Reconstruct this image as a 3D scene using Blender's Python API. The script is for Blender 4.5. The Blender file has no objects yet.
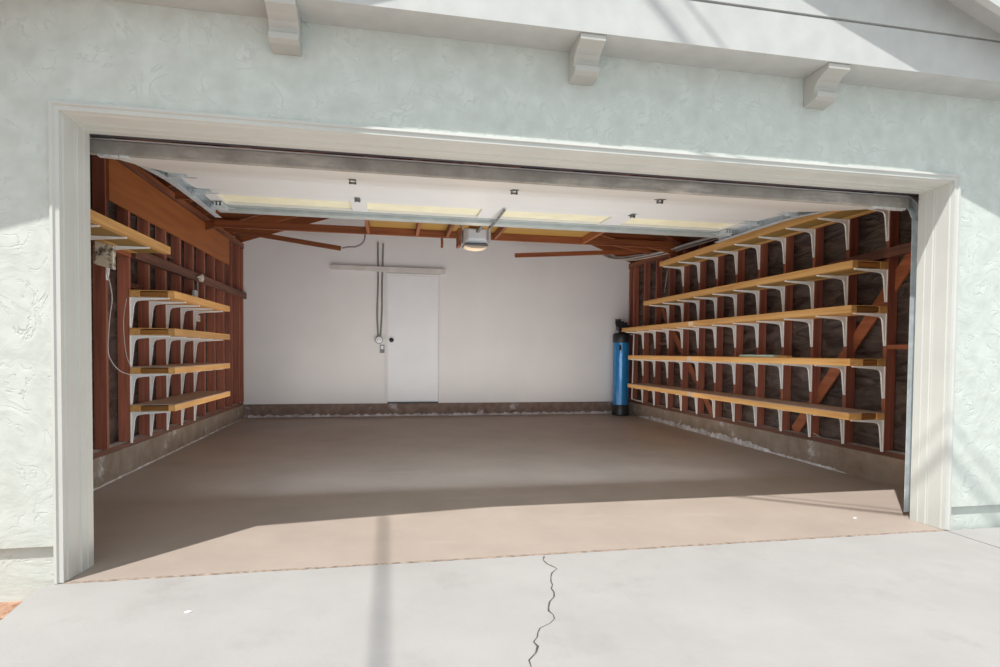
import bpy, bmesh, math, random
from mathutils import Vector, Matrix
random.seed(7)
SC = bpy.context.scene
COL = SC.collection

# ------------------------------------------------------------------ materials
def new_mat(name):
    m = bpy.data.materials.new(name); m.use_nodes = True
    nt = m.node_tree; b = nt.nodes['Principled BSDF']
    return m, nt, b

def plain(name, col, rough=.5, metal=0.0, vary=.06, scale=6.0, bump=0.0, coat=0.0):
    m, nt, b = new_mat(name)
    tc = nt.nodes.new('ShaderNodeTexCoord')
    n = nt.nodes.new('ShaderNodeTexNoise'); n.inputs['Scale'].default_value = scale; n.inputs['Detail'].default_value = 6
    nt.links.new(tc.outputs['Object'], n.inputs['Vector'])
    r = nt.nodes.new('ShaderNodeValToRGB')
    lo = [max(0, c * (1 - vary * 2)) for c in col]; hi = [min(1, c * (1 + vary)) for c in col]
    r.color_ramp.elements[0].position = .3; r.color_ramp.elements[1].position = .7
    r.color_ramp.elements[0].color = (*lo, 1); r.color_ramp.elements[1].color = (*hi, 1)
    nt.links.new(n.outputs['Fac'], r.inputs['Fac']); nt.links.new(r.outputs['Color'], b.inputs['Base Color'])
    b.inputs['Roughness'].default_value = rough; b.inputs['Metallic'].default_value = metal
    if coat: b.inputs['Coat Weight'].default_value = coat
    if bump:
        bp = nt.nodes.new('ShaderNodeBump'); bp.inputs['Strength'].default_value = bump; bp.inputs['Distance'].default_value = .01
        nt.links.new(n.outputs['Fac'], bp.inputs['Height']); nt.links.new(bp.outputs['Normal'], b.inputs['Normal'])
    return m

def wood(name, c1, c2, axis='Z', rough=.65, knots=True):
    m, nt, b = new_mat(name)
    tc = nt.nodes.new('ShaderNodeTexCoord'); mp = nt.nodes.new('ShaderNodeMapping')
    s = {'X': (1.2, 22, 22), 'Y': (22, 1.2, 22), 'Z': (22, 22, 1.2)}[axis]
    mp.inputs['Scale'].default_value = s
    nt.links.new(tc.outputs['Object'], mp.inputs['Vector'])
    n = nt.nodes.new('ShaderNodeTexNoise'); n.inputs['Scale'].default_value = 1.0; n.inputs['Detail'].default_value = 8; n.inputs['Distortion'].default_value = .6
    nt.links.new(mp.outputs['Vector'], n.inputs['Vector'])
    r = nt.nodes.new('ShaderNodeValToRGB')
    r.color_ramp.elements[0].position = .3; r.color_ramp.elements[1].position = .72
    r.color_ramp.elements[0].color = (*c1, 1); r.color_ramp.elements[1].color = (*c2, 1)
    nt.links.new(n.outputs['Fac'], r.inputs['Fac'])
    # stick to stick tone
    oi = nt.nodes.new('ShaderNodeObjectInfo')
    hs = nt.nodes.new('ShaderNodeHueSaturation')
    mr = nt.nodes.new('ShaderNodeMapRange'); mr.inputs['To Min'].default_value = .78; mr.inputs['To Max'].default_value = 1.2
    nt.links.new(oi.outputs['Random'], mr.inputs['Value']); nt.links.new(mr.outputs['Result'], hs.inputs['Value'])
    nt.links.new(r.outputs['Color'], hs.inputs['Color'])
    out = hs.outputs['Color']
    if knots:
        v = nt.nodes.new('ShaderNodeTexVoronoi'); v.inputs['Scale'].default_value = 3.3; v.inputs['Randomness'].default_value = 1
        nt.links.new(tc.outputs['Object'], v.inputs['Vector'])
        kr = nt.nodes.new('ShaderNodeValToRGB'); kr.color_ramp.elements[0].position = .03; kr.color_ramp.elements[1].position = .10
        kr.color_ramp.elements[0].color = (.25, .2, .2, 1); kr.color_ramp.elements[1].color = (1, 1, 1, 1)
        nt.links.new(v.outputs['Distance'], kr.inputs['Fac'])
        mx = nt.nodes.new('ShaderNodeMixRGB'); mx.blend_type = 'MULTIPLY'; mx.inputs['Fac'].default_value = .8
        nt.links.new(out, mx.inputs['Color1']); nt.links.new(kr.outputs['Color'], mx.inputs['Color2'])
        out = mx.outputs['Color']
    nt.links.new(out, b.inputs['Base Color'])
    b.inputs['Roughness'].default_value = rough
    bp = nt.nodes.new('ShaderNodeBump'); bp.inputs['Strength'].default_value = .25; bp.inputs['Distance'].default_value = .004
    nt.links.new(n.outputs['Fac'], bp.inputs['Height']); nt.links.new(bp.outputs['Normal'], b.inputs['Normal'])
    return m

def stucco():
    m, nt, b = new_mat('stucco_pale_green')
    tc = nt.nodes.new('ShaderNodeTexCoord')
    n1 = nt.nodes.new('ShaderNodeTexNoise'); n1.inputs['Scale'].default_value = 5.0; n1.inputs['Detail'].default_value = 5; n1.inputs['Distortion'].default_value = 2.4
    n2 = nt.nodes.new('ShaderNodeTexNoise'); n2.inputs['Scale'].default_value = 60; n2.inputs['Detail'].default_value = 4
    for n in (n1, n2): nt.links.new(tc.outputs['Object'], n.inputs['Vector'])
    # trowel ridges: fold of the distorted noise
    sub = nt.nodes.new('ShaderNodeMath'); sub.operation = 'SUBTRACT'; sub.inputs[1].default_value = .5
    ab = nt.nodes.new('ShaderNodeMath'); ab.operation = 'ABSOLUTE'
    nt.links.new(n1.outputs['Fac'], sub.inputs[0]); nt.links.new(sub.outputs[0], ab.inputs[0])
    rr = nt.nodes.new('ShaderNodeValToRGB'); rr.color_ramp.elements[0].position = 0.0; rr.color_ramp.elements[1].position = .025
    nt.links.new(ab.outputs[0], rr.inputs['Fac'])
    # patchy mask so creases break up
    n3 = nt.nodes.new('ShaderNodeTexNoise'); n3.inputs['Scale'].default_value = 9; n3.inputs['Detail'].default_value = 3
    nt.links.new(tc.outputs['Object'], n3.inputs['Vector'])
    r3 = nt.nodes.new('ShaderNodeValToRGB'); r3.color_ramp.elements[0].position = .48; r3.color_ramp.elements[1].position = .62
    nt.links.new(n3.outputs['Fac'], r3.inputs['Fac'])
    mxh = nt.nodes.new('ShaderNodeMixRGB'); mxh.inputs['Color1'].default_value = (1, 1, 1, 1)
    nt.links.new(r3.outputs['Color'], mxh.inputs['Fac']); nt.links.new(rr.outputs['Color'], mxh.inputs['Color2'])
    ad = nt.nodes.new('ShaderNodeMath'); ad.operation = 'MULTIPLY_ADD'; ad.inputs[1].default_value = .16
    nt.links.new(n2.outputs['Fac'], ad.inputs[0]); nt.links.new(mxh.outputs['Color'], ad.inputs[2])
    ad2 = nt.nodes.new('ShaderNodeMath'); ad2.operation = 'MULTIPLY_ADD'; ad2.inputs[1].default_value = 1.5
    nt.links.new(n1.outputs['Fac'], ad2.inputs[0]); nt.links.new(ad.outputs[0], ad2.inputs[2])
    bp = nt.nodes.new('ShaderNodeBump'); bp.inputs['Strength'].default_value = .35; bp.inputs['Distance'].default_value = .011
    nt.links.new(ad2.outputs[0], bp.inputs['Height']); nt.links.new(bp.outputs['Normal'], b.inputs['Normal'])
    cr = nt.nodes.new('ShaderNodeValToRGB')
    cr.color_ramp.elements[0].color = (.53, .56, .515, 1); cr.color_ramp.elements[1].color = (.62, .655, .61, 1)
    cr.color_ramp.elements[0].position = .3; cr.color_ramp.elements[1].position = .65
    nt.links.new(n3.outputs['Fac'], cr.inputs['Fac'])
    mc = nt.nodes.new('ShaderNodeMixRGB'); mc.blend_type = 'MULTIPLY'; mc.inputs['Fac'].default_value = .10
    nt.links.new(cr.outputs['Color'], mc.inputs['Color1']); nt.links.new(mxh.outputs['Color'], mc.inputs['Color2'])
    nt.links.new(mc.outputs['Color'], b.inputs['Base Color']); b.inputs['Roughness'].default_value = .9
    return m

def concrete(name, c1, c2, stain=None, stain_scale=2.0, rough=.85, scale=4.0, bump=.15, spots=0, lo=.58, hi=.7, stretch=(1, 1, 1)):
    m, nt, b = new_mat(name)
    tc = nt.nodes.new('ShaderNodeTexCoord')
    n = nt.nodes.new('ShaderNodeTexNoise'); n.inputs['Scale'].default_value = scale; n.inputs['Detail'].default_value = 9; n.inputs['Roughness'].default_value = .62
    nt.links.new(tc.outputs['Object'], n.inputs['Vector'])
    r = nt.nodes.new('ShaderNodeValToRGB'); r.color_ramp.elements[0].position = .32; r.color_ramp.elements[1].position = .68
    r.color_ramp.elements[0].color = (*c1, 1); r.color_ramp.elements[1].color = (*c2, 1)
    nt.links.new(n.outputs['Fac'], r.inputs['Fac']); out = r.outputs['Color']
    if stain:
        mp = nt.nodes.new('ShaderNodeMapping'); mp.inputs['Scale'].default_value = stretch
        nt.links.new(tc.outputs['Object'], mp.inputs['Vector'])
        s = nt.nodes.new('ShaderNodeTexNoise'); s.inputs['Scale'].default_value = stain_scale; s.inputs['Detail'].default_value = 8; s.inputs['Roughness'].default_value = .7
        nt.links.new(mp.outputs['Vector'], s.inputs['Vector'])
        sr = nt.nodes.new('ShaderNodeValToRGB'); sr.color_ramp.elements[0].position = lo; sr.color_ramp.elements[1].position = hi
        nt.links.new(s.outputs['Fac'], sr.inputs['Fac'])
        mx = nt.nodes.new('ShaderNodeMixRGB'); mx.inputs['Color2'].default_value = (*stain, 1)
        nt.links.new(sr.outputs['Color'], mx.inputs['Fac']); nt.links.new(out, mx.inputs['Color1']); out = mx.outputs['Color']
    nt.links.new(out, b.inputs['Base Color']); b.inputs['Roughness'].default_value = rough
    f = nt.nodes.new('ShaderNodeTexNoise'); f.inputs['Scale'].default_value = 90; f.inputs['Detail'].default_value = 4
    nt.links.new(tc.outputs['Object'], f.inputs['Vector'])
    bp = nt.nodes.new('ShaderNodeBump'); bp.inputs['Strength'].default_value = bump; bp.inputs['Distance'].default_value = .004
    nt.links.new(f.outputs['Fac'], bp.inputs['Height']); nt.links.new(bp.outputs['Normal'], b.inputs['Normal'])
    return m

def paper_mat():
    m, nt, b = new_mat('black_building_paper')
    tc = nt.nodes.new('ShaderNodeTexCoord'); mp = nt.nodes.new('ShaderNodeMapping')
    mp.inputs['Scale'].default_value = (1, 1.5, 5.0); mp.inputs['Rotation'].default_value = (.12, 0, 0)
    nt.links.new(tc.outputs['Object'], mp.inputs['Vector'])
    n = nt.nodes.new('ShaderNodeTexNoise'); n.inputs['Scale'].default_value = 2.0; n.inputs['Detail'].default_value = 6; n.inputs['Distortion'].default_value = 1.1
    nt.links.new(mp.outputs['Vector'], n.inputs['Vector'])
    r = nt.nodes.new('ShaderNodeValToRGB')
    r.color_ramp.elements[0].position = .35; r.color_ramp.elements[1].position = .75
    r.color_ramp.elements[0].color = (.040, .027, .023, 1); r.color_ramp.elements[1].color = (.16, .12, .095, 1)
    nt.links.new(n.outputs['Fac'], r.inputs['Fac']); nt.links.new(r.outputs['Color'], b.inputs['Base Color'])
    b.inputs['Roughness'].default_value = .34
    bp = nt.nodes.new('ShaderNodeBump'); bp.inputs['Strength'].default_value = 1.0; bp.inputs['Distance'].default_value = .05
    nt.links.new(n.outputs['Fac'], bp.inputs['Height']); nt.links.new(bp.outputs['Normal'], b.inputs['Normal'])
    return m

M = {}
M['stucco'] = stucco()
M['trim'] = plain('trim_paint_grey_white', (.58, .583, .545), .55, vary=.03, scale=3)
M['fascia'] = plain('fascia_paint_grey', (.54, .54, .52), .6, vary=.04, scale=8, bump=.1)
M['corbel'] = plain('corbel_paint_grey', (.50, .49, .45), .6, vary=.03, scale=5)
M['stud'] = wood('old_redwood_stud', (.22, .062, .036), (.46, .155, .088), 'Z')
M['stud_y'] = wood('old_redwood_along', (.11, .04, .022), (.24, .09, .05), 'Y')
M['orange_y'] = wood('warm_ply_along', (.36, .105, .02), (.47, .15, .032), 'Y', knots=False)
M['rafter'] = wood('rafter_wood', (.17, .045, .012), (.34, .10, .026), 'X')
M['rafter_y'] = wood('joist_wood', (.17, .05, .014), (.34, .11, .03), 'Y')
M['deck'] = wood('roof_deck_wood', (.12, .035, .012), (.24, .07, .022), 'Y')
M['atticply'] = wood('attic_ply', (.27, .15, .03), (.38, .22, .045), 'X', knots=False)
M['shelf'] = wood('shelf_pine', (.55, .27, .075), (.76, .43, .15), 'Y', knots=True)
M['shelf_dusty'] = wood('shelf_dusty_top', (.36, .26, .20), (.50, .38, .31), 'Y', knots=False)
M['shelf_end'] = wood('shelf_end_grain', (.22, .085, .015), (.36, .15, .03), 'X', knots=False)
M['shelf_pale'] = wood('shelf_pale_splice', (.60, .42, .27), (.72, .54, .38), 'Y', knots=False)
M['brace'] = wood('diagonal_brace_wood', (.26, .075, .026), (.42, .13, .05), 'Y')
M['bracket'] = plain('bracket_enamel', (.92, .90, .85), .4, vary=.03)
M['drywall'] = plain('drywall_white', (.83, .815, .80), .8, vary=.025, scale=1.2)
M['ledger'] = plain('ledger_dull_white', (.70, .67, .63), .8)
M['door_white'] = plain('door_white_paint', (.86, .87, .88), .55, vary=.02, scale=2)
M['gdoor'] = plain('garage_door_white', (.70, .675, .635), .5, vary=.02, scale=2)
M['foam'] = plain('cream_foam', (.83, .76, .53), .8, vary=.04)
M['galv'] = plain('galvanised_steel', (.62, .67, .69), .4, metal=.3, vary=.10, scale=14)
M['galv_strut'] = plain('galvanised_strut', (.45, .48, .46), .45, metal=.3, vary=.08, scale=6)
M['galv_dark'] = plain('galvanised_dark', (.18, .18, .17), .45, metal=.5, vary=.3, scale=20)
M['seal'] = concrete('weathered_bottom_rail', (.25, .225, .20), (.40, .37, .33), (.62, .57, .50), 3.0, scale=7, lo=.55, hi=.75, stretch=(.6, 3, 3))
M['seal_edge'] = plain('pale_metal_edge', (.7, .69, .68), .4, metal=.3)
M['floor'] = concrete('painted_floor_taupe', (.345, .285, .242), (.41, .342, .292), (.43, .365, .318), 1.3, rough=.55, scale=1.6, bump=.06, stretch=(.5, 2, 1))
M['driveway'] = concrete('driveway_concrete', (.342, .326, .315), (.388, .371, .360), (.31, .29, .275), 2.2, scale=1.8, bump=.2, lo=.55, hi=.78)
M['curb'] = concrete('curb_concrete', (.24, .175, .125), (.36, .285, .22), (.66, .62, .60), 3.2, scale=6, bump=.5, lo=.60, hi=.72)
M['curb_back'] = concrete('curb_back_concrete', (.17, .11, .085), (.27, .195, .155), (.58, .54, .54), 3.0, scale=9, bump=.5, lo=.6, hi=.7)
M['lime'] = concrete('lime_bloom', (.36, .30, .26), (.80, .78, .78), scale=9, bump=.4)
M['crack'] = plain('crack_dark', (.12, .10, .085), .95, vary=.3, scale=30)
M['joint'] = plain('joint_brown', (.36, .28, .22), .95, vary=.3, scale=30)
M['paper'] = paper_mat()
M['black'] = plain('black_plastic', (.02, .02, .022), .4, vary=.1)
M['tank_blue'] = plain('tank_blue_wrap', (.018, .20, .47), .25, metal=.15, vary=.05, coat=.6)
M['tank_tag'] = plain('tank_tag', (.7, .7, .7), .5)
M['pvc'] = plain('white_pvc', (.78, .76, .72), .4, vary=.02)
M['opener'] = plain('opener_grey_white', (.66, .66, .65), .4, vary=.03)
M['opener_dark'] = plain('opener_grill', (.20, .21, .22), .5)
M['lens'] = plain('opener_lens', (.62, .50, .38), .3)
M['conduit'] = plain('grey_conduit', (.30, .29, .26), .5, metal=.3)
M['beige'] = plain('beige_plastic', (.66, .60, .47), .5)
M['box'] = concrete('worn_box_paint', (.55, .48, .36), (.72, .66, .54), (.09, .07, .05), 9, scale=12, bump=.4, lo=.5, hi=.6)
M['cable_w'] = plain('cable_white', (.55, .50, .44), .5)
M['cable_g'] = plain('cable_grey', (.25, .23, .24), .5)
M['cable_b'] = plain('cable_black', (.05, .045, .06), .5)
M['cable_o'] = plain('cable_tan', (.45, .30, .14), .5)
M['greenboard'] = plain('pale_green_board', (.40, .47, .36), .7, vary=.1)
M['mulch'] = concrete('reddish_mulch', (.22, .10, .055), (.50, .30, .20), (.62, .48, .38), 14, scale=22, bump=1.0)
M['roofing'] = plain('roof_shingle', (.20, .18, .16), .9, vary=.3, scale=12)
M['found'] = M['stucco']

# ------------------------------------------------------------------ mesh helpers
def wloc(o):
    v = Vector(o.location)
    while o.parent: o = o.parent; v += o.location
    return v

class MB:
    def __init__(s): s.v = []; s.f = []; s.smooth = []
    def add(s, vs, fs, smooth=False):
        o = len(s.v); s.v += [tuple(v) for v in vs]; s.f += [tuple(i + o for i in f) for f in fs]; s.smooth += [smooth] * len(fs); return s
    def box(s, x0, x1, y0, y1, z0, z1):
        vs = [(x0, y0, z0), (x1, y0, z0), (x1, y1, z0), (x0, y1, z0), (x0, y0, z1), (x1, y0, z1), (x1, y1, z1), (x0, y1, z1)]
        return s.add(vs, [(0, 3, 2, 1), (4, 5, 6, 7), (0, 1, 5, 4), (1, 2, 6, 5), (2, 3, 7, 6), (3, 0, 4, 7)])
    def prism(s, pts, a, b, axis):   # pts in the 2 other axes, extruded a..b
        def mk(p, t):
            return {'X': (t, p[0], p[1]), 'Y': (p[0], t, p[1]), 'Z': (p[0], p[1], t)}[axis]
        n = len(pts)
        return s.add([mk(p, a) for p in pts] + [mk(p, b) for p in pts],
              [tuple(range(n)), tuple(range(2 * n - 1, n - 1, -1))] + [(i, i + n, (i + 1) % n + n, (i + 1) % n) for i in range(n)])
    def bar(s, a, b, w, h, up=(0, 0, 1)):   # rectangular bar from a to b, w sideways, h along up
        a = Vector(a); b = Vector(b); d = (b - a).normalized(); side = d.cross(Vector(up)).normalized(); u = side.cross(d)
        vs = []
        for p in (a, b):
            for i, j in ((-1, -1), (1, -1), (1, 1), (-1, 1)): vs.append(p + side * (w / 2 * i) + u * (h / 2 * j))
        return s.add(vs, [(0, 1, 2, 3), (7, 6, 5, 4), (0, 4, 5, 1), (1, 5, 6, 2), (2, 6, 7, 3), (3, 7, 4, 0)])
    def tube(s, path, r, n=8):
        P = [Vector(p) for p in path]; m = len(P); vs = []; fs = []
        prev = None
        for i, p in enumerate(P):
            d = (P[min(i + 1, m - 1)] - P[max(i - 1, 0)]).normalized()
            if prev is None:
                ref = Vector((0, 0, 1)) if abs(d.z) < .9 else Vector((1, 0, 0)); u = d.cross(ref).normalized()
            else: u = (prev - d * prev.dot(d)).normalized()
            prev = u; w = d.cross(u); rr = r[i] if isinstance(r, (list, tuple)) else r
            for k in range(n):
                a = 2 * math.pi * k / n; vs.append(p + (u * math.cos(a) + w * math.sin(a)) * rr)
        for i in range(m - 1):
            for k in range(n): fs.append((i * n + k, i * n + (k + 1) % n, (i + 1) * n + (k + 1) % n, (i + 1) * n + k))
        fs.append(tuple(range(n - 1, -1, -1))); fs.append(tuple((m - 1) * n + k for k in range(n)))
        return s.add(vs, fs, True)
    def lathe(s, prof, c=(0, 0, 0), n=32, axis='Z'):
        vs = []; fs = []
        for r, t in prof:
            for k in range(n):
                a = 2 * math.pi * k / n; x, y = r * math.cos(a), r * math.sin(a)
                p = {'Z': (x, y, t), 'Y': (x, t, y), 'X': (t, x, y)}[axis]
                vs.append((p[0] + c[0], p[1] + c[1], p[2] + c[2]))
        for i in range(len(prof) - 1):
            for k in range(n): fs.append((i * n + k, i * n + (k + 1) % n, (i + 1) * n + (k + 1) % n, (i + 1) * n + k))
        fs.append(tuple(range(n - 1, -1, -1))); fs.append(tuple((len(prof) - 1) * n + k for k in range(n)))
        return s.add(vs, fs, True)
    def build(s, name, mat, parent=None, bevel=0, origin=None):
        me = bpy.data.meshes.new(name)
        o = Vector(origin) if origin is not None else Vector((0, 0, 0))
        if parent is not None and origin is None: o = wloc(parent)
        me.from_pydata([tuple(Vector(v) - o) for v in s.v], [], s.f)
        for p, sm in zip(me.polygons, s.smooth): p.use_smooth = sm
        bm = bmesh.new(); bm.from_mesh(me); bmesh.ops.recalc_face_normals(bm, faces=bm.faces); bm.to_mesh(me); bm.free()
        if any(s.smooth) : me.set_sharp_from_angle(angle=math.radians(40))
        me.materials.append(mat)
        ob = bpy.data.objects.new(name, me); COL.objects.link(ob)
        if parent is not None:
            ob.parent = parent; ob.location = o - wloc(parent)
        else: ob.location = o
        if bevel:
            b = ob.modifiers.new('bevel', 'BEVEL'); b.width = bevel; b.segments = 2; b.limit_method = 'ANGLE'
        return ob

def tag(o, label=None, cat=None, group=None, kind=None):
    if label: o['label'] = label
    if cat: o['category'] = cat
    if group: o['group'] = group
    if kind: o['kind'] = kind
    return o
def empty(name, loc):
    o = bpy.data.objects.new(name, None); COL.objects.link(o); o.location = loc; o.empty_display_size = .1; return o
def struct(o, label, cat):
    return tag(o, label, cat, kind='structure')
def smooth_path(pts, n=6):
    P = [Vector(p) for p in pts]; P = [2 * P[0] - P[1]] + P + [2 * P[-1] - P[-2]]; out = []
    for i in range(1, len(P) - 2):
        for k in range(n):
            t = k / n; a, b, c, d = P[i - 1:i + 3]
            out.append(.5 * ((2 * b) + (c - a) * t + (2 * a - 5 * b + 4 * c - d) * t * t + (3 * b - a - 3 * c + d) * t ** 3))
    out.append(P[-2]); return out

# ------------------------------------------------------------------ dimensions
W, H = 4.811, 2.13          # clear garage opening
XL, XR, D = -.74, 5.50, 6.40
HC = .245                   # concrete curb height
SP = .04                    # sill plate thickness
FB = .045                   # floor rises to the back
def floor_z(y): return max(0, y) / D * FB
AX, AZ = 2.513, 3.82        # ridge
def rafL(x): return 2.727 + .335 * (x + .75)
def rafR(x): return 3.04 - .387 * (x - 4.53)
def bargeR(x): return 2.982 - .387 * (x - 4.53)
def bargeL(x): return 2.73 + .335 * x
BX = 2.80

# ------------------------------------------------------------------ ground, floor
poly = [(-.05, 0), (W + .05, 0), (W + .05, .205), (5.62, .205), (5.62, D + .05), (-.86, D + .05), (-.86, .205), (-.05, .205)]
n = len(poly)
g = MB().add([(x, y, floor_z(y)) for x, y in poly] + [(x, y, -.15) for x, y in poly],
             [tuple(range(n)), tuple(range(2 * n - 1, n - 1, -1))] + [(k, k + n, (k + 1) % n + n, (k + 1) % n) for k in range(n)])
struct(g.build('floor', M['floor']), 'taupe painted concrete garage floor', 'floor')

drive = empty('driveway', (2.4, -4, 0)); struct(drive, 'pale sunlit concrete driveway slab with a jagged crack in front of the garage', 'driveway')
MB().prism([(-.072, -.006), (-.10, -.10), (-.068, -.36), (-.25, -12), (4.79, -12), (4.835, -.006)], -.15, -.002, 'Z').build('slab', M['driveway'], drive)
MB().prism([(4.846, -.006), (4.802, -12), (9, -12), (9, -.006)], -.15, -.002, 'Z').build('slab', M['driveway'], drive)
MB().prism([(4.835, -.006), (4.79, -12), (4.802, -12), (4.846, -.006)], -.15, -.006, 'Z').build('joint', M['crack'], drive)
# rough joint between garage floor and driveway
jm = MB(); xs = [-.03 + i * .035 for i in range(140)]
up = [(x, .004 + random.uniform(0, .005)) for x in xs]; lo = [(x, -.008 - random.uniform(0, .006)) for x in reversed(xs)]
jm.prism(up + lo, -.01, .0008, 'Z').build('joint', M['joint'], drive)
# crack
crk = [(543, 557), (540, 566), (547, 577), (541, 592), (545, 605), (540, 620), (541, 632), (531, 643), (530, 655), (526, 667)]
cpts = [(2.255, -.03), (2.225, -.11), (2.262, -.21), (2.185, -.36), (2.186, -.48), (2.12, -.62), (2.10, -.73), (2.005, -.83), (1.975, -.93), (1.915, -1.06), (1.88, -1.3), (1.80, -1.6)]
fine = []
for (ax, ay), (bx, by) in zip(cpts, cpts[1:]):
    for t in (0, .33, .66): fine.append((ax + (bx - ax) * t + random.uniform(-.012, .012), ay + (by - ay) * t))
L = [(x - random.uniform(.0015, .0055), y) for x, y in fine]; R_ = [(x + random.uniform(.0015, .0055), y) for x, y in fine]
cm = MB(); n = len(fine)
cm.add([(x, y, -.0008) for x, y in L] + [(x, y, -.0008) for x, y in R_], [(i, i + 1, n + i + 1, n + i) for i in range(n - 1)])
tag(cm.build('crack', M['crack'], drive), 'jagged dark crack')

soil = MB().prism([(-6, .06), (-6, -12), (-.255, -12), (-.073, -.36), (-.105, -.10), (-.076, .06)], -.25, -.085, 'Z')
struct(soil.build('planting_bed', M['mulch']), 'strip of reddish brown mulch left of the driveway', 'ground')

# ------------------------------------------------------------------ front wall
fw = empty('wall_front', (2.4, .1, 0)); struct(fw, 'pale green stucco facade around the garage opening', 'wall')
def ring(x0, x1, ya, yb, z0, z1): return MB().box(x0, x1, ya, yb, z0, z1)
top = 2.675
st = MB()
st.prism([(-7, .17), (-.062, .17), (-.062, H + .062), (W + .062, H + .062), (W + .062, .14), (12, .14), (12, 2.2), (7.2, 2.2), (5.3, 2.74), (.1, 2.74), (-1.6, 2.3), (-7, 2.3)], .004, .2, 'Y')
st.build('stucco', M['stucco'], fw)
MB().box(-7, -.064, .03, .2, -.25, .169).build('foundation', M['stucco'], fw)
MB().box(W + .064, 12, .03, .2, -.15, .139).build('foundation', M['stucco'], fw)

# casing swept round three sides
prof = [(.061, -.012), (.048, -.014), (.042, -.006), (.024, -.006), (.021, .016), (.017, .022), (.012, .100), (.010, .104), (.010, .112), (.005, .116), (.003, .160), (.0, .166), (0, .216), (.12, .216), (.12, .203), (.061, .203)]
path = [((0, .002), (-1, 0)), ((0, H), (-1, 1)), ((W, H), (1, 1)), ((W, .002), (1, 0))]
cs = MB(); n = len(prof); vs = []
for (px, pz), (dx, dz) in path:
    for a, y in prof: vs.append((px + dx * a, y, pz + dz * a))
fs = [tuple(range(n)), tuple(3 * n + i for i in range(n - 1, -1, -1))]
for s_ in range(3):
    for i in range(n): fs.append((s_ * n + i, s_ * n + (i + 1) % n, (s_ + 1) * n + (i + 1) % n, (s_ + 1) * n + i))
cs.add(vs, fs); struct(cs.build('trim_1', M['trim']), 'grey white moulded casing around the garage opening', 'trim')
# header behind, black material standing in for the shaded gap over the door
MB().box(-.12, W + .12, .222, .285, 2.142, 2.55).build('header_beam', M['cable_b'], fw)
MB().box(-.84, -.125, .225, .31, .0, 2.60).build('corner_post', M['stud'], fw)
MB().box(W + .16, 5.60, .225, .31, .0, 2.60).build('corner_post', M['stud'], fw)

# gable front: lap boards, rake boards
gb = empty('trim_2', (2.4, -.1, 2.67)); struct(gb, 'grey white gable fascia of horizontal boards above the garage opening', 'trim')
def gable_slice(z0, z1, y0, name):
    pts = []
    # clip by rake lines
    xl0 = (z0 - 2.73 - .12) / .335; xl1 = (z1 - 2.73 - .12) / .335
    xr0 = 4.53 - (z0 - 3.088) / .387; xr1 = 4.53 - (z1 - 3.088) / .387
    if xl1 >= xr1:
        zt = 3.088 - .387 * (BX - 4.53); pts = [(xl0, z0), (xr0, z0), (BX, min(zt, z1))]
    else: pts = [(xl0, z0), (xr0, z0), (xr1, z1), (xl1, z1)]
    MB().prism(pts, y0, .003, 'Y').build(name, M['fascia'], gb)
gable_slice(2.668, 2.888, -.20, 'fascia_board')
gable_slice(2.889, 2.900, -.185, 'shadow_gap')
gable_slice(2.901, 3.17, -.203, 'gable_board')
gable_slice(3.171, 3.45, -.206, 'gable_board')
gable_slice(3.451, 3.80, -.206, 'gable_board')
def rake(x0, x1, fz, h0, h1, name):
    MB().prism([(x0, fz(x0)), (x1, fz(x1)), (x1, fz(x1) + h1), (x0, fz(x0) + h0)], -.400, -.360, 'Y').build(name, M['fascia'], gb)
rake(BX + .002, 7.0, bargeR, .20, .20, 'rake_board')
MB().prism([(BX - .002, bargeL(BX)), (-1.6, bargeL(-1.6)), (-1.6, 2.58), (AX, 3.95), (BX - .002, 3.86)], -.400, -.360, 'Y').build('rake_board', M['fascia'], gb)  # unseen left rake, lower edge shaped to throw the facade and floor shadow
MB().prism([(BX, bargeR(BX) + .09), (7, bargeR(7) + .09), (7, bargeR(7) + .11), (BX, bargeR(BX) + .11)], -.358, .0, 'Y').build('rake_soffit', M['fascia'], gb)

# corbels
def corbel_mesh():
    w = .067
    pr = [(0.0, 0.0), (-.194, 0.0), (-.194, -.030), (-.176, -.034), (-.142, -.044), (-.110, -.062), (-.090, -.086), (-.084, -.110), (-.084, -.114), (-.112, -.115), (-.112, -.143), (-.085, -.155), (-.02, -.163), (0.0, -.164)]
    return MB().prism(pr, -w, w, 'X')
for i, (x, lab) in enumerate([(.955, 'grey scrolled wooden corbel, leftmost of three under the gable fascia'), (2.435, 'grey scrolled wooden corbel, middle of three under the gable fascia'), (3.845, 'grey scrolled wooden corbel, rightmost of three under the gable fascia')]):
    o = corbel_mesh().build('corbel', M['corbel'], None, bevel=.003)
    o.location = (x, .003, 2.667); tag(o, lab, 'corbel', 'corbels under the gable fascia')

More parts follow.
